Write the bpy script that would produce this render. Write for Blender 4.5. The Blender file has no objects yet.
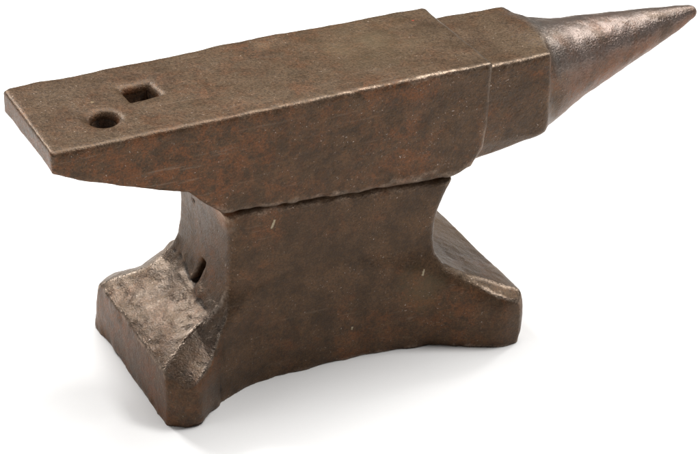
import bpy, math
import numpy as np
from mathutils import Matrix, Vector

F32 = np.float32
scene = bpy.context.scene
COL = scene.collection

# ------------------------------------------------------------------ numpy field helpers
def smax(a, b, k):
    h = np.maximum(k - np.abs(a - b), 0) / k
    return np.maximum(a, b) + h * h * k * 0.25

def smin(a, b, k):
    return -smax(-a, -b, k)

def poly2d(px, py, pts):
    """signed distance to a closed polygon (negative inside)"""
    n = len(pts)
    d = np.full(np.broadcast(px, py).shape, 1e9, F32)
    inside = np.zeros(d.shape, bool)
    for i in range(n):
        ax, ay = pts[i]; bx, by = pts[(i + 1) % n]
        ex, ey = bx - ax, by - ay
        wx, wy = px - ax, py - ay
        t = np.clip((wx * ex + wy * ey) / (ex * ex + ey * ey), 0, 1)
        d = np.minimum(d, (wx - ex * t) ** 2 + (wy - ey * t) ** 2)
        if ay != by:
            c = ((ay > py) != (by > py)) & (px < (bx - ax) * (py - ay) / (by - ay) + ax)
            inside ^= c
    d = np.sqrt(d)
    return np.where(inside, -d, d).astype(F32)

_lat = {}
def vnoise(x, y, z, scale, seed):
    """smooth value noise, about -1..1, feature size = scale (metres)"""
    if seed not in _lat:
        _lat[seed] = np.random.RandomState(seed).uniform(-1, 1, (64, 64, 64)).astype(F32)
    L = _lat[seed]
    fs = []
    for a in (x, y, z):
        q = a / scale + 1000.37
        i = np.floor(q).astype(np.int64); f = (q - i).astype(F32)
        f = f * f * (3 - 2 * f)
        fs.append((i & 63, (i + 1) & 63, f))
    (x0, x1, fx), (y0, y1, fy), (z0, z1, fz) = fs
    def lerp(a, b, t): return a + (b - a) * t
    return lerp(lerp(lerp(L[x0, y0, z0], L[x1, y0, z0], fx), lerp(L[x0, y1, z0], L[x1, y1, z0], fx), fy),
                lerp(lerp(L[x0, y0, z1], L[x1, y0, z1], fx), lerp(L[x0, y1, z1], L[x1, y1, z1], fx), fy), fz)

class Grid:
    def __init__(s, lo, hi, h):
        s.h = h; s.lo = lo
        s.ax = [np.arange(lo[i], hi[i] + h, h, dtype=np.float64).astype(F32) for i in range(3)]
        s.x = s.ax[0][:, None, None]; s.y = s.ax[1][None, :, None]; s.z = s.ax[2][None, None, :]
    def xz(s, pts): return poly2d(s.x[:, :, :], s.z, pts)
    def xy(s, pts): return poly2d(s.x, s.y, pts)

def roughen(g, F, layers, extra=None):
    """push the surface in and out with noise, worked out only near the surface"""
    F = np.ascontiguousarray(np.broadcast_to(F, (len(g.ax[0]), len(g.ax[1]), len(g.ax[2])))).astype(F32)
    idx = np.nonzero(np.abs(F) < 0.006)
    X, Y, Z = g.ax[0][idx[0]], g.ax[1][idx[1]], g.ax[2][idx[2]]
    D = np.zeros(len(X), F32)
    for sc, amp, seed in layers:
        D += amp * vnoise(X, Y, Z, sc, seed)
    if extra is not None:
        D += extra(X, Y, Z)
    F[idx] += D
    return F

def boxblur(A, r):
    for ax in range(3):
        c = np.cumsum(np.pad(A, [(r + 1, r) if a == ax else (0, 0) for a in range(3)], mode='edge'), axis=ax, dtype=np.float64)
        n = A.shape[ax]
        hi = np.take(c, range(2 * r + 1, 2 * r + 1 + n), axis=ax); lo = np.take(c, range(0, n), axis=ax)
        A = ((hi - lo) / (2 * r + 1)).astype(F32)
    return A

def surface_nets(g, F, extra=None):
    S = F < 0
    nx, ny, nz = F.shape
    cnt = np.zeros((nx - 1, ny - 1, nz - 1), np.int8)
    for a in (0, 1):
        for b in (0, 1):
            for c in (0, 1):
                cnt += S[a:nx - 1 + a, b:ny - 1 + b, c:nz - 1 + c]
    act = (cnt > 0) & (cnt < 8)
    ci = np.nonzero(act)
    n = len(ci[0])
    vid = np.full(act.shape, -1, np.int64); vid[ci] = np.arange(n)
    acc = np.zeros((n, 3)); num = np.zeros(n)
    corners = [(a, b, c) for a in (0, 1) for b in (0, 1) for c in (0, 1)]
    vals = {k: F[ci[0] + k[0], ci[1] + k[1], ci[2] + k[2]].astype(np.float64) for k in corners}
    for k in corners:
        for ax in range(3):
            if k[ax] == 0:
                k2 = list(k); k2[ax] = 1; k2 = tuple(k2)
                a, b = vals[k], vals[k2]
                m = (a < 0) != (b < 0)
                t = np.where(m, a / np.where(m, a - b, 1), 0)
                for d in range(3):
                    p = k[d] + (t if d == ax else 0)
                    acc[:, d] += np.where(m, p, 0)
                num += m
    co = acc / num[:, None]
    co = (co + np.stack(ci, 1)) * g.h + np.array(g.lo)
    quads = []
    for ax in range(3):
        o1, o2 = [(1, 2), (2, 0), (0, 1)][ax]
        sl0 = [slice(1, -1)] * 3; sl1 = [slice(1, -1)] * 3
        sl0[ax] = slice(0, -1); sl1[ax] = slice(1, None)
        s0, s1 = S[tuple(sl0)], S[tuple(sl1)]
        e = np.stack(np.nonzero(s0 != s1), 1)
        flip = s0[tuple(e.T)] == False
        for d in range(3):
            if d != ax: e[:, d] += 1
        def cell(a, b):
            q = e.copy(); q[:, o1] -= a; q[:, o2] -= b
            return vid[tuple(q.T)]
        Q = np.stack([cell(0, 0), cell(1, 0), cell(1, 1), cell(0, 1)], 1)
        Q[flip] = Q[flip][:, ::-1]
        quads.append(Q)
    Q = np.concatenate(quads)
    Q = Q[(Q >= 0).all(1)]
    # settle each vertex exactly on the surface and take its normal from the field gradient
    def tri(A, p):
        q = (p - np.array(g.lo)) / g.h
        i = np.floor(q).astype(np.int64)
        for d in range(3): i[:, d] = np.clip(i[:, d], 0, A.shape[d] - 2)
        f = q - i; o = 0
        for k in corners:
            w = np.prod([f[:, d] if k[d] else 1 - f[:, d] for d in range(3)], axis=0)
            o = o + w * A[i[:, 0] + k[0], i[:, 1] + k[1], i[:, 2] + k[2]]
        return o
    C = np.clip(F, -.006, .006)
    G = [gg.astype(F32) for gg in np.gradient(boxblur(C, 1), g.h)]
    for it in range(3):
        gr = np.stack([tri(a, co) for a in G], 1)
        f = tri(F, co)
        step = -f / np.maximum((gr ** 2).sum(1), .25)
        co = co + np.clip(step, -.0006, .0006)[:, None] * gr
    gr = np.stack([tri(a, co) for a in G], 1)
    N = gr / np.maximum(np.linalg.norm(gr, axis=1), 1e-12)[:, None]
    # convexity: mean distance in a box round each vertex (flat 0, edge > 0, crease < 0), in mm
    wear = tri(boxblur(boxblur(C, 2), 1), co) * 1000
    wide = wear
    if extra is not None: wide = tri(extra, co)
    else: wide = wide * 0
    return co, Q, wear, wide, N

def vnormals(co, Q):
    n = np.cross(co[Q[:, 2]] - co[Q[:, 0]], co[Q[:, 3]] - co[Q[:, 1]])
    N = np.zeros_like(co)
    for k in range(4):
        for d in range(3):
            N[:, d] += np.bincount(Q[:, k], n[:, d], len(co))
    return N / np.maximum(np.linalg.norm(N, axis=1), 1e-20)[:, None]

def build(name, mats, data, parent, face_mask=None, origin=(0, 0, 0)):
    co, Q, wear, wide, N = data
    if face_mask is not None: Q = Q[face_mask]
    used = np.unique(Q); remap = np.full(len(co), -1); remap[used] = np.arange(len(used))
    Q = remap[Q]; co = co[used] - np.array(origin); N = N[used]
    me = bpy.data.meshes.new(name)
    me.vertices.add(len(co)); me.vertices.foreach_set('co', co.astype(F32).ravel())
    me.loops.add(Q.size); me.loops.foreach_set('vertex_index', Q.astype(np.int32).ravel())
    me.polygons.add(len(Q)); me.polygons.foreach_set('loop_start', np.arange(0, Q.size, 4, dtype=np.int32))
    me.polygons.foreach_set('use_smooth', np.ones(len(Q), bool))
    me.update(calc_edges=True); me.validate()
    for nm, v in (('convexity', wear), ('rubbed_shine', wide)):
        at = me.attributes.new(nm, 'FLOAT', 'POINT'); at.data.foreach_set('value', v[used].astype(F32))
    me.normals_split_custom_set_from_vertices([tuple(v) for v in N])
    me.materials.append(mats)
    o = bpy.data.objects.new(name, me); COL.objects.link(o); o.parent = parent; o.location = origin
    return o

def field(g, F, extra=None):
    return surface_nets(g, F, extra)

# ------------------------------------------------------------------ materials
class NT:
    def __init__(s, name):
        s.m = bpy.data.materials.new(name); s.m.use_nodes = True
        s.t = s.m.node_tree; s.t.nodes.clear()
        s.out = s.t.nodes.new('ShaderNodeOutputMaterial')
        s.b = s.t.nodes.new('ShaderNodeBsdfPrincipled')
        s.t.links.new(s.b.outputs[0], s.out.inputs[0])
    def n(s, typ, **k):
        o = s.t.nodes.new(typ)
        for a, v in k.items():
            if a.startswith('i_'): s.put(o.inputs[a[2:].replace('_', ' ')], v)
            else: setattr(o, a, v)
        return o
    def put(s, inp, v):
        if hasattr(v, 'is_output'): s.t.links.new(v, inp)
        else: inp.default_value = v
    def math(s, op, a, b=None, c=None, clamp=False):
        o = s.n('ShaderNodeMath', operation=op, use_clamp=clamp)
        s.put(o.inputs[0], a)
        if b is not None: s.put(o.inputs[1], b)
        if c is not None: s.put(o.inputs[2], c)
        return o.outputs[0]
    def ramp(s, v, lo, hi, a=0.0, b=1.0, smooth=True):
        o = s.n('ShaderNodeMapRange', interpolation_type='SMOOTHSTEP' if smooth else 'LINEAR')
        s.put(o.inputs['Value'], v); s.put(o.inputs['From Min'], lo); s.put(o.inputs['From Max'], hi)
        s.put(o.inputs['To Min'], a); s.put(o.inputs['To Max'], b)
        return o.outputs[0]
    def noise(s, vec, scale, detail=4, rough=.55, dist=0):
        o = s.n('ShaderNodeTexNoise', i_Vector=vec, i_Scale=scale, i_Detail=detail, i_Roughness=rough, i_Distortion=dist)
        return o.outputs[0]
    def mix(s, f, a, b, mode='MIX'):
        o = s.n('ShaderNodeMix', data_type='RGBA', blend_type=mode)
        s.put(o.inputs[0], f); s.put(o.inputs[6], a); s.put(o.inputs[7], b)
        return o.outputs[2]

def rgb(r, g, b): return (r, g, b, 1)

def iron_material():
    k = NT('old forged iron')
    geo = k.n('ShaderNodeNewGeometry'); P = geo.outputs['Position']; N = geo.outputs['Normal']
    sep = k.n('ShaderNodeSeparateXYZ', i_Vector=P); X, Y, Z = sep.outputs
    sn = k.n('ShaderNodeSeparateXYZ', i_Vector=N); NX, NY, NZ = sn.outputs
    conv = k.n('ShaderNodeAttribute', attribute_name='convexity').outputs['Fac']
    wide = k.n('ShaderNodeAttribute', attribute_name='rubbed_shine').outputs['Fac']
    # --- colour
    n_big = k.noise(P, 16, 8, .72, .2)
    n_mid = k.noise(P, 60, 7, .75, .3)
    n_fine = k.noise(P, 620, 3, .65)
    n_grain = k.noise(P, 1300, 3, .7)
    c = k.mix(k.ramp(n_mid, .35, .68), rgb(*C_DARK), rgb(*C_MID))
    side_red = k.math('ADD', k.math('MULTIPLY', k.ramp(X, -.02, -.13), .07), k.math('MULTIPLY', k.ramp(Z, .12, .15), .06))
    side_red = k.math('ADD', side_red, k.math('MULTIPLY', k.ramp(X, .15, .18), .05))
    rust = k.math('MULTIPLY', k.ramp(k.math('ADD', n_big, side_red), .47, .66), k.ramp(k.noise(P, 110, 7, .8, .4), .40, .60))
    c = k.mix(k.math('MULTIPLY', rust, .62), c, rgb(*C_RUST))
    # olive-grey bloom on the upward faces
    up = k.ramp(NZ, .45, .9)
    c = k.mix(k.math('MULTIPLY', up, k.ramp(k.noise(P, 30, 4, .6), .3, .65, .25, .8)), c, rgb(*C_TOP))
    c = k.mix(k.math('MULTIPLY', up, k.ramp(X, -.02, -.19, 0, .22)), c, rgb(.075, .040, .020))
    # fine speckle light and dark
    c = k.mix(k.ramp(n_fine, .34, .60, .50, 0), c, rgb(.018, .010, .006), 'MIX')
    c = k.mix(k.ramp(n_grain, .34, .5, .28, 0), c, rgb(.016, .009, .005))
    c = k.mix(k.ramp(n_grain, .56, .74, 0, .30), c, rgb(.26, .17, .11))
    glint = k.math('MULTIPLY', k.ramp(k.noise(P, 800, 2, .6), .68, .73), k.ramp(n_mid, .42, .62))
    c = k.mix(glint, c, rgb(.55, .46, .40))  # sparkle painted in as tiny pale dots
    # pale dusty patches on the working face
    def spot(px, py, pz, r):
        d = k.n('ShaderNodeVectorMath', operation='DISTANCE'); k.put(d.inputs[0], P); d.inputs[1].default_value = (px, py, pz)
        dd = k.math('ADD', d.outputs['Value'], k.math('MULTIPLY', k.math('SUBTRACT', n_mid, .5), r * 2.2))
        return k.ramp(dd, r, r * .15)
    for (px, py, pz, r, f, col) in SPOTS:
        c = k.mix(k.math('MULTIPLY', spot(px, py, pz, r), f), c, rgb(*col))
    # long faint rub marks running along the face and the cheeks
    mp = k.n('ShaderNodeMapping', vector_type='POINT'); k.put(mp.inputs[0], P); mp.inputs['Rotation'].default_value = (0, .12, .10); mp.inputs['Scale'].default_value = (26, 520, 420)
    st = k.noise(mp.outputs[0], 1.0, 3, .6)
    c = k.mix(k.math('MULTIPLY', k.ramp(st, .60, .74), k.ramp(n_big, .4, .6, .06, .30)), c, rgb(.25, .19, .14))
    # thin pale scratches on the front of the waist
    for (px, pz, ang, ln, wd) in SCRATCH:
        dx = k.math('SUBTRACT', X, px); dz = k.math('SUBTRACT', Z, pz)
        ca, sa = math.cos(ang), math.sin(ang)
        a = k.math('ABSOLUTE', k.math('ADD', k.math('MULTIPLY', dx, ca), k.math('MULTIPLY', dz, sa)))
        b = k.math('ABSOLUTE', k.math('ADD', k.math('MULTIPLY', dx, -sa), k.math('MULTIPLY', dz, ca)))
        b = k.math('ADD', b, k.math('MULTIPLY', k.math('SUBTRACT', n_fine, .5), .0022))
        m = k.math('MULTIPLY', k.ramp(a, ln, ln * .8), k.ramp(b, wd, wd * .5))
        m = k.math('MULTIPLY', m, k.math('LESS_THAN', Y, 0.0))
        c = k.mix(m, c, rgb(.36, .30, .20))
    # worn edges with their highlights painted in, stronger towards the horn
    edge = k.ramp(k.math('ADD', conv, k.math('MULTIPLY', k.math('SUBTRACT', n_mid, .5), .8)), EDGE_LO, EDGE_HI)
    edge = k.math('MULTIPLY', k.math('MULTIPLY', edge, k.ramp(n_fine, .3, .62, .15, 1)), k.ramp(k.math('ADD', X, k.math('MULTIPLY', n_big, .12)), -.04, .15, .25, 1))
    fe = k.ramp(k.math('ADD', wide, k.math('MULTIPLY', k.math('SUBTRACT', n_mid, .5), 2.2)), .35, .95)  # foot ridges: wear plus painted highlight
    fe = k.math('MULTIPLY', fe, k.ramp(wide, .05, .4))
    se = k.math('MULTIPLY', k.ramp(k.math('ADD', conv, k.math('MULTIPLY', k.math('SUBTRACT', n_mid, .5), .5)), .10, .36), k.math('MULTIPLY', k.ramp(Z, .110, .120), k.ramp(Z, .150, .142)))
    edge = k.math('MAXIMUM', edge, k.math('MULTIPLY', se, k.ramp(n_fine, .3, .62, .1, .7)))
    edge = k.math('MAXIMUM', edge, k.math('MULTIPLY', fe, k.ramp(n_fine, .3, .62, .3, 1)))
    nose = k.math('MULTIPLY', k.ramp(X, .140, .155), k.ramp(Z, .202, .197))
    edge = k.math('MULTIPLY', edge, k.math('SUBTRACT', 1.0, k.math('MULTIPLY', nose, .75)))
    c = k.mix(k.math('MULTIPLY', edge, .6), c, rgb(.32, .26, .21))
    # darker in the creases
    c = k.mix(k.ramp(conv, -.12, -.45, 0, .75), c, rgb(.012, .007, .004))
    # reflected sheen on the left foot top, painted in as grey
    ft = k.math('MULTIPLY', k.math('MULTIPLY', k.ramp(Z, .085, .055), k.ramp(NZ, .35, .75)), k.ramp(X, -.05, -.075))
    ftn = k.math('MULTIPLY', k.math('MULTIPLY', ft, k.ramp(k.math('ADD', k.noise(P, 85, 7, .8), k.math('MULTIPLY', k.math('SUBTRACT', X, -.105), 2.5)), .36, .60, .35, 1)), k.ramp(k.math('ADD', k.noise(P, 45, 4, .6), k.math('MULTIPLY', k.math('SUBTRACT', n_fine, .5), .5)), .22, .55))
    c = k.mix(k.math('MULTIPLY', ftn, .38), c, rgb(.205, .185, .168))
    # half-polished horn, the highlight on its upper side painted in pale grey
    hp = k.math('MULTIPLY', k.ramp(X, .160, .170), k.ramp(NZ, -.1, .5))
    hpn = k.math('MULTIPLY', hp, k.ramp(k.math('ADD', n_mid, k.math('MULTIPLY', k.math('SUBTRACT', n_fine, .5), .6)), .36, .60, .35, 1))
    c = k.mix(k.math('MULTIPLY', k.ramp(X, .165, .19), k.ramp(n_mid, .35, .6, .1, .4)), c, rgb(.19, .090, .058))
    c = k.mix(k.math('MULTIPLY', hpn, .5), c, rgb(.26, .25, .242))
    gl = k.math('MAXIMUM', hpn, ftn)
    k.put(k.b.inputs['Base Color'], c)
    # --- gloss
    r = k.ramp(n_fine, .3, .7, R_LO, R_HI)
    r = k.math('ADD', r, k.math('MULTIPLY', k.math('SUBTRACT', n_mid, .5), .25))
    r = k.math('SUBTRACT', r, k.math('MULTIPLY', edge, .14))
    r = k.math('SUBTRACT', r, k.math('MULTIPLY', gl, .05))
    k.put(k.b.inputs['Roughness'], r)
    met = k.math('ADD', k.math('MULTIPLY', edge, .7), k.math('ADD', k.ramp(n_fine, .35, .70, .22, .46), k.math('MAXIMUM', k.math('MULTIPLY', gl, .65), k.math('MULTIPLY', glint, .8))), clamp=True)
    k.put(k.b.inputs['Metallic'], met)
    k.b.inputs['Specular IOR Level'].default_value = .34
    k.b.inputs['Specular Tint'].default_value = (.82, .76, .70, 1)
    # --- relief
    h = k.math('ADD', k.math('MULTIPLY', k.noise(P, 150, 5, .6), .50), k.math('MULTIPLY', k.noise(P, 760, 3, .65), .42))
    vor = k.n('ShaderNodeTexVoronoi', i_Vector=P, i_Scale=230.0, i_Randomness=1.0)
    pit = k.math('MULTIPLY', k.ramp(vor.outputs['Distance'], .0, .33, -1, 0), k.ramp(k.noise(P, 40, 3, .6), .48, .62))
    h = k.math('ADD', h, k.math('MULTIPLY', pit, .22))
    strength = k.math('ADD', k.ramp(NZ, .5, .95, .85, .42), k.math('MULTIPLY', ft, .12))
    bp = k.n('ShaderNodeBump', i_Distance=.0016, i_Height=h, i_Strength=strength)
    k.put(k.b.inputs['Normal'], bp.outputs[0])
    return k.m

def dark_material():
    k = NT('rusty hole lining')
    geo = k.n('ShaderNodeNewGeometry'); P = geo.outputs['Position']
    n = k.noise(P, 260, 5, .7)
    c = k.mix(k.ramp(n, .35, .7), rgb(.035, .020, .011), rgb(.16, .085, .042))
    k.put(k.b.inputs['Base Color'], c); k.b.inputs['Roughness'].default_value = .75
    bp = k.n('ShaderNodeBump', i_Distance=.001, i_Height=n, i_Strength=.8)
    k.put(k.b.inputs['Normal'], bp.outputs[0])
    return k.m

def ground_material():
    k = NT('seamless white paper')
    geo = k.n('ShaderNodeNewGeometry'); P = geo.outputs['Position']
    n = k.noise(P, 300, 4, .6)
    k.put(k.b.inputs['Base Color'], k.mix(n, rgb(.93, .93, .93), rgb(.95, .95, .95)))
    k.b.inputs['Roughness'].default_value = .9
    k.b.inputs['Specular IOR Level'].default_value = .1
    return k.m

C_DARK = (.060, .035, .0190); C_MID = (.126, .070, .037); C_RUST = (.225, .080, .029); C_TOP = (.120, .081, .047)
R_LO, R_HI = .32, .48
EDGE_LO, EDGE_HI = .16, .50
SPOTS = [(-.079, -.030, .131, .020, .6, (.30, .125, .045)), (-.0165, .0355, .206, .010, .22, (.26, .19, .12)), (.0543, .0139, .206, .016, .22, (.24, .18, .11)),
         (.0261, .0101, .206, .016, .18, (.24, .18, .11)), (.0753, -.0003, .206, .014, .15, (.24, .18, .11)),
         (.045, .014, .206, .055, .15, (.18, .135, .072)), (.0923, .0305, .206, .0014, .9, (.35, .06, .03)),
         (-.1462, .0061, .206, .0018, .8, (.35, .26, .15)), (.062, -.047, .045, .022, .3, (.13, .10, .05))]
SCRATCH = [(-.0437, .1185, 1.15, .0036, .0010), (.0634, .0591, 1.1, .0024, .0008), (.0137, .0241, 1.2, .0012, .0008)]
IRON = iron_material(); HOLE = dark_material()

# ------------------------------------------------------------------ the anvil
anvil = bpy.data.objects.new('anvil', None); COL.objects.link(anvil)
anvil.empty_display_size = .1
anvil['label'] = 'old brown iron anvil with pointed horn, two heel holes and splayed feet'
anvil['category'] = 'anvil'

V = .0010
LAY = [(.045, .0009, 1), (.018, .00035, 2), (.008, .00016, 3), (.0035, .00010, 4)]

# body: face, heel and cheeks
BODY_XZ = [(-.1935, .2058), (-.1925, .1905), (-.176, .1825), (-.155, .1745), (-.130, .1655), (-.1037, .1575), (-.0938, .1475),
           (-.0800, .1362), (-.04, .1345), (.0008, .1318), (.045, .1290), (.0865, .1262), (.0985, .1310), (.1068, .1425), (.1098, .160),
           (.1106, .184), (.1125, .2060)]
BODY_XY = [(-.1940, -.0480), (-.15, -.0495), (-.05, -.0500), (.1128, -.0505), (.1110, .0470), (.1070, .0500), (0, .0495), (-.10, .0490),
           (-.188, .0480), (-.1930, .0440)]
g = Grid((-.205, -.060, .115), (.122, .062, .215), V)
side = g.xz(BODY_XZ); plan = g.xy(BODY_XY)
thin = np.abs(g.y) - (.0500 - .030 * np.maximum(.158 - g.z, 0))      # cheeks draw in a little towards the seam
F = smax(smax(side, plan, .0042), thin, .004)
hs = np.maximum(np.abs((g.x + .1135) * .998 + (g.y - .008) * .06), np.abs((g.y - .008) * .998 - (g.x + .1135) * .06)) - .0088
hs = smax(np.abs((g.x + .1135) + (g.y - .008) * .05) - .0090, np.abs((g.y - .008) - (g.x + .1135) * .05) - .0082, .002)
hr = np.sqrt((g.x + .147) ** 2 + (g.y + .0165) ** 2) - .0080
F = smax(F, -hs, .0064)
F = smax(F, -hr, .0066)
def body_extra(x, y, z):
    e = np.zeros_like(x)
    low = np.clip((.142 - z) / .008, 0, 1)
    e += low * .0008 * vnoise(x, y, z, .006, 11)                    # ragged lower edge along the seam
    top = np.clip((z - .203) / .003, 0, 1)
    e -= top * .0003 * vnoise(x, y, z, .05, 12)
    e += top * .0007 * np.clip(vnoise(x, y, z, .013, 15) - .45, 0, 1)
    e += np.clip((.198 - z) / .01, 0, 1) * .0009 * np.clip(vnoise(x, y, z, .010, 16) - .4, 0, 1)
    # nicks along the front arris
    ar = np.clip(1 - np.hypot(y + .05, z - .206) / .006, 0, 1)
    e += ar * .0010 * np.abs(vnoise(x, y, z, .007, 13))
    # chip along the back arris
    e += np.clip(1 - np.hypot(y - .05, z - .206) / .007, 0, 1) * .0022 * np.clip(vnoise(x, y, z, .022, 14) , 0, 1)
    return e
F = roughen(g, F, [(.060, .0008, 1)] + LAY[1:], body_extra)
body = build('body', IRON, field(g, F), anvil)

# linings of the two holes in the heel
def lining(name, ring, z0, z1, parent):
    n = len(ring); nz = 24
    co = []; Q = []
    for j in range(nz + 1):
        z = z0 + (z1 - z0) * j / nz
        for (x, y) in ring: co.append((x, y, z))
    co = np.array(co)
    co[:, :2] += np.stack([vnoise(co[:, 0], co[:, 1], co[:, 2], .004, s) for s in (21, 22)], 1) * .00025
    for j in range(nz):
        for i in range(n):
            a = j * n + i; b = j * n + (i + 1) % n
            Q.append((a, a + n, b + n, b))
    Q = np.array(Q); N = vnormals(co, Q)
    one = np.zeros(len(co))
    return build(name, HOLE, (co, Q, one, one, N), parent)
ring = []
cx, cy, hw, hh = -.1135, .008, .0086, .0078
for k in range(40):
    s = k / 40 * 4; e, f = int(s), s - int(s)
    q = [(-1 + 2 * f, -1), (1, -1 + 2 * f), (1 - 2 * f, 1), (-1, 1 - 2 * f)][e]
    ring.append((cx + q[0] * hw - q[1] * .0004, cy + q[1] * hh + q[0] * .0004))
lining('square_hole', ring, .166, .2005, body)
lining('round_hole', [(-.147 + .0077 * math.cos(a), -.0165 + .0077 * math.sin(a)) for a in [2 * math.pi * i / 40 for i in range(40)]],
       .175, .2005, body)

# shoulder: the short block between body and horn
SH_XZ = [(.098, .2008), (.1690, .2014), (.1645, .188), (.1638, .165), (.1625, .152), (.1570, .1420), (.1480, .1365), (.098, .1175)]
g = Grid((.092, -.054, .114), (.310, .052, .215), V)
side = g.xz(SH_XZ)
# cross-section with drawn-in lower corners
sec = poly2d(g.y, g.z, [(-.0440, .2035), (-.0450, .180), (-.0438, .157), (-.0420, .1420), (-.0365, .1300), (-.026, .1200), (.030, .1200), (.040, .148), (.041, .17), (.0395, .2010)])
endp = g.xy([(.095, -.0465), (.1580, -.0455), (.1675, 0), (.1750, .041), (.095, .041)])
FS = smax(smax(side, sec, .0050), endp, .0030)
HX = np.array([.140, .155, .172, .191, .2245, .256, .280, .2935, .3000])
HR = np.array([.0440, .0418, .0372, .0314, .0230, .0155, .0094, .0056, .0041])
HZ = np.array([.1585, .1610, .1645, .1682, .1738, .1790, .1832, .1860, .1870])
xs = g.ax[0]
R = np.interp(xs, HX, HR).astype(F32)[:, None, None]; ZC = np.interp(xs, HX, HZ).astype(F32)[:, None, None]
pw = 2.0 + 1.0 * np.clip((.190 - g.x) / .035, 0, 1) * np.clip((g.z - ZC) / .015, 0, 1)                  # squarer next to the shoulder
supr = (np.abs(g.y) ** pw + np.abs(g.z - ZC) ** pw + 1e-12) ** (1 / pw)
FH = (supr - R) * .97
FH = smax(FH, g.x - .2992, .005)
FH = smax(FH, (.150 + .28 * np.maximum(.160 - g.z, 0) - g.x) * .9, .010)
F = smin(FS, FH, .0045 + .010 * np.clip((.165 - g.z) / .03, 0, 1))
def horn_extra(x, y, z):
    t = np.clip((x - .150) / .02, 0, 1)
    return t * (.0004 * vnoise(x, y, z, .012, 55) + .00022 * vnoise(x, y, z, .005, 56))
F = roughen(g, F, [(a, b, s + 30) for a, b, s in LAY], horn_extra)
hf = field(g, F)
cen = hf[0][hf[1]].mean(1)
on_horn = cen[:, 0] > .1610 + .0085 * np.clip((cen[:, 1] + .0455) / .0455, 0, 1.6)
shoulder = build('shoulder', IRON, hf, anvil, ~on_horn)
horn = build('horn', IRON, hf, anvil, on_horn)

# lower half: waist and the two splayed feet, one forging
LOW_XZ = [(-.0765, .1300), (-.0700, .1335), (-.04, .1333), (.0008, .1300), (.045, .1266), (.0875, .1229), (.0885, .1205), (.0846, .1135),
          (.0785, .1000), (.0762, .0900), (.0757, .0780), (.0765, .0680), (.0800, .0605), (.0950, .0520), (.1150, .0430), (.1300, .0365), (.1320, .0200),
          (.1290, -.01), (-.1300, -.01), (-.1310, .0180), (-.1290, .0370), (-.1150, .0450), (-.1000, .0525), (-.0890, .0590), (-.0815, .0665),
          (-.0770, .0750), (-.0748, .0860), (-.0738, .1000), (-.0745, .1150)]
PLAN = [(-.1310, 0), (-.1300, -.0700), (-.1270, -.0745), (-.1120, -.0785), (-.105, -.0800), (.108, -.0780), (.1155, -.0765), (.1260, -.0750), (.1325, -.0690), (.1320, 0)]
PLAN = PLAN + [(x, -y) for x, y in reversed(PLAN[3:]) if y != 0] + [(-.1190, .0765), (-.1270, .0710), (-.1312, .0600)]
PX = [-.14, -.1120, -.0970, -.0835, -.0622, -.0467, -.03, .02, .0480, .0700, .0942, .1155, .14]      # half width of the splayed foot along the length
PY = [.080, .0790, .0662, .0545, .0468, .0445, .0442, .0446, .0488, .0535, .0660, .0775, .079]
g = Grid((-.140, -.088, -.004), (.142, .088, .142), V)
side = g.xz(LOW_XZ); plan = g.xy(PLAN)
wa = np.maximum(np.interp(g.ax[0], PX, PY).astype(F32) - .0440, 1e-5)[:, None, None]
wb = np.maximum(18 * np.maximum(.0800 - g.z, 0) ** 2, 1e-5)
yb = .0440 + wa * wb / (wa ** 4 + wb ** 4) ** .25
fm = np.clip((np.abs(g.x) - .072) / .012, 0, 1) * np.clip((.085 - g.z) / .02, 0, 1)
kk = .0050 - .0018 * fm
F = smax(side, plan, kk)
fy = (np.abs(g.y) - yb) * .85
F = smax(F, fy, kk + .0010)
# broad worn bevel between foot top, foot side and foot end, widest on the near left corner
cw = .0125 * np.clip((-g.x - .072) / .026, 0, 1) + .0050 * np.clip((g.x - .085) / .025, 0, 1)
F = smax(F, np.where(cw > 1e-4, (side + fy + cw) * .707, -.02).astype(F32), .0014)
bev = (side + fy + cw) * .707
rub_shine = np.exp(-(np.minimum(np.abs(side - bev), np.abs(fy - bev)) / .0016) ** 2) * np.clip(cw / .004, 0, 1) * np.clip((g.z - .028) / .006, 0, 1)  # mask for wear and painted highlights along the foot ridges
rub_shine = np.maximum(rub_shine, np.exp(-((g.x + .1285) ** 2 + (g.z - .0375) ** 2) / .0024 ** 2) * .8)
rub_shine = np.maximum(rub_shine, np.exp(-((g.x - .1290) ** 2 + (g.z - .0375) ** 2) / .0030 ** 2) * .6)
rub_shine = np.broadcast_to(rub_shine, F.shape).astype(F32)
# hidden tenon that carries the upper half
ten = smax(np.abs(g.x) - .055, smax(np.abs(g.y) - .030, np.abs(g.z - .126) - .013, .001), .001)
F = smin(F, ten, .001)
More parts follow.
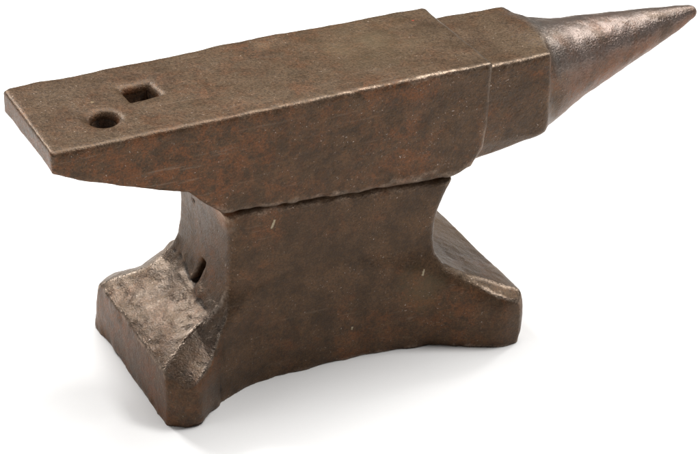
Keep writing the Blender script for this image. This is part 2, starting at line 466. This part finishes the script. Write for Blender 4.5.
# slot for the lifting bar in the left cheek of the waist
SY, SZ = SLOT = (-.0040, .0700)
slot = smax(smax(np.abs(g.y - SY) - .0042, np.abs(g.z - SZ) - .0082, .001), np.abs(g.x + .0740) - .012, .001)
F = smax(F, -slot, .0022)
pit = np.sqrt((g.x + .0755) ** 2 + (g.y - .0165) ** 2 + (g.z - .112) ** 2) - .0024
F = smax(F, -pit, .002)
def low_extra(x, y, z):
    e = np.zeros_like(x)
    foot = np.clip((np.abs(x) - .070) / .015, 0, 1) * np.clip((.075 - z) / .02, 0, 1) * (.15 + .85 * np.clip((z - .030) / .008, 0, 1))
    e += foot * np.where(x > 0, .45, 1) * (.0010 * vnoise(x, y, z, .022, 71) + .0006 * np.abs(vnoise(x, y, z, .009, 72)) + .00028 * vnoise(x, y, z, .0035, 69))
    # forging folds where foot meets waist on the left
    wob = .0035 * vnoise(x * 0, y, z * 0, .014, 73) + .0012 * vnoise(x, y, z, .004, 78)
    crack = np.exp(-((z - .0625 - wob - .10 * np.clip(y, -.03, .03)) / .0011) ** 2) * (x < -.068) * np.clip((y + .040) / .01, 0, 1) * np.clip((.034 - y) / .01, 0, 1)
    e += crack * (.0011 + .0009 * vnoise(x, y, z, .010, 77))
    lumps = np.exp(-((z - .066) / .008) ** 2) * (x < -.070) * np.clip((y + .030) / .012, 0, 1) * np.clip((np.abs(y - SY) - .005) / .006, 0, 1)
    e += lumps * (.0014 * vnoise(x, y, z, .008, 79) + .0008 * vnoise(x, y, z, .0045, 70))
    # ragged lower edge
    e += np.clip((.010 - z) / .010, 0, 1) * (.0020 * vnoise(x, y, z, .016, 74) + .0008 * vnoise(x, y, z, .005, 67))
    e += np.clip((z - .122) / .008, 0, 1) * .0006 * vnoise(x, y, z, .008, 75)
    # deep fold on the inner side of the near left corner
    cut = np.exp(-((x + .088) / .0022) ** 2) * np.clip((.030 - z) / .02, 0, 1) * (y < -.045)
    e += cut * .0014
    # chips on the outer arris of the left foot
    ar = np.clip(1 - np.hypot(x + .129, z - .037) / .008, 0, 1)
    e += ar * .0042 * np.clip(vnoise(x, y, z, .021, 76) * 1.6 - .45, 0, 1) * (.7 + .3 * vnoise(x, y, z, .004, 68))
    return e
F = roughen(g, F, [(a, b, s + 80) for a, b, s in LAY], low_extra)
F = np.maximum(F, -g.z - .0004)
low = field(g, F, rub_shine)
cen = low[0][low[1]].mean(1)
edge_x = .0625 + .24 * np.clip(cen[:, 2], 0, .066)
is_l = (cen[:, 2] < .066) & (cen[:, 0] < -edge_x)
is_r = (cen[:, 2] < .066) & (cen[:, 0] > edge_x)
waist = build('waist', IRON, low, anvil, ~(is_l | is_r))
foot_l = build('foot', IRON, low, anvil, is_l)
foot_r = build('foot', IRON, low, anvil, is_r)

# ------------------------------------------------------------------ ground
def ground():
    me = bpy.data.meshes.new('ground')
    s = 60.0
    me.from_pydata([(-s, -s, 0), (s, -s, 0), (s, s, 0), (-s, s, 0)], [], [(0, 1, 2, 3)])
    me.materials.append(ground_material())
    o = bpy.data.objects.new('ground', me); COL.objects.link(o)
    o['kind'] = 'structure'; o['label'] = 'plain seamless white studio surface under the anvil'
ground()

# ------------------------------------------------------------------ light
world = bpy.data.worlds.new('World'); scene.world = world; world.use_nodes = True
bg = world.node_tree.nodes['Background']
bg.inputs[0].default_value = (1, .99, .98, 1); bg.inputs[1].default_value = .045

def area(name, loc, target, size, power, col=(1, .97, .93)):
    l = bpy.data.lights.new(name, 'AREA'); l.shape = 'RECTANGLE'; l.size, l.size_y = size; l.energy = power; l.color = col
    o = bpy.data.objects.new(name, l); COL.objects.link(o)
    o.location = loc
    o.rotation_euler = (Vector(target) - Vector(loc)).to_track_quat('-Z', 'Y').to_euler()
    return o
def sun(name, d, strength, ang, col=(1, .97, .93)):
    l = bpy.data.lights.new(name, 'SUN'); l.energy = strength; l.angle = math.radians(ang); l.color = col
    o = bpy.data.objects.new(name, l); COL.objects.link(o)
    o.rotation_euler = (-Vector(d)).to_track_quat('-Z', 'Y').to_euler(); o.location = Vector(d) * 3
    return o
WARM = (1, .99, .975)
sun('overhead_softbox', (.22, .33, 1), 3.3, 44, WARM)
area('right_softbox', (1.00, -.30, 1.85), (.05, 0, .10), (.50, .50), 20, WARM)
area('rear_left_softbox', (-.46, 1.7, 1.30), (-.1, 0, .06), (.42, .34), 27, WARM)
area('left_softbox', (-1.75, .05, .95), (-.1, 0, .08), (.8, .6), 5, WARM)
area('rear_right_softbox', (1.70, .66, 1.15), (.1, 0, .06), (.35, .35), 10, WARM)

# ------------------------------------------------------------------ camera
YAW, PITCH, ROLL, FPX = 0.4534801845, 0.5308803801, 0.0158337185, 2459.163
d = Vector((math.sin(YAW) * math.cos(PITCH), math.cos(YAW) * math.cos(PITCH), -math.sin(PITCH)))
r = Vector((math.cos(YAW), -math.sin(YAW), 0)); u = r.cross(d)
r2 = r * math.cos(ROLL) + u * math.sin(ROLL); u2 = -r * math.sin(ROLL) + u * math.cos(ROLL)
cam = bpy.data.cameras.new('camera'); co_ = bpy.data.objects.new('camera', cam); COL.objects.link(co_)
M = Matrix((r2, u2, -d)).transposed().to_4x4(); M.translation = (-.6006318, -1.2995713, .9235473)
co_.matrix_world = M
cam.sensor_width = 36; cam.lens = FPX / 700 * 36; cam.clip_end = 500; cam.clip_start = .01
scene.camera = co_

scene.view_settings.view_transform = 'Standard'; scene.view_settings.look = 'None'
scene.view_settings.exposure = 0; scene.view_settings.gamma = 1
scene.cycles.use_denoising = True
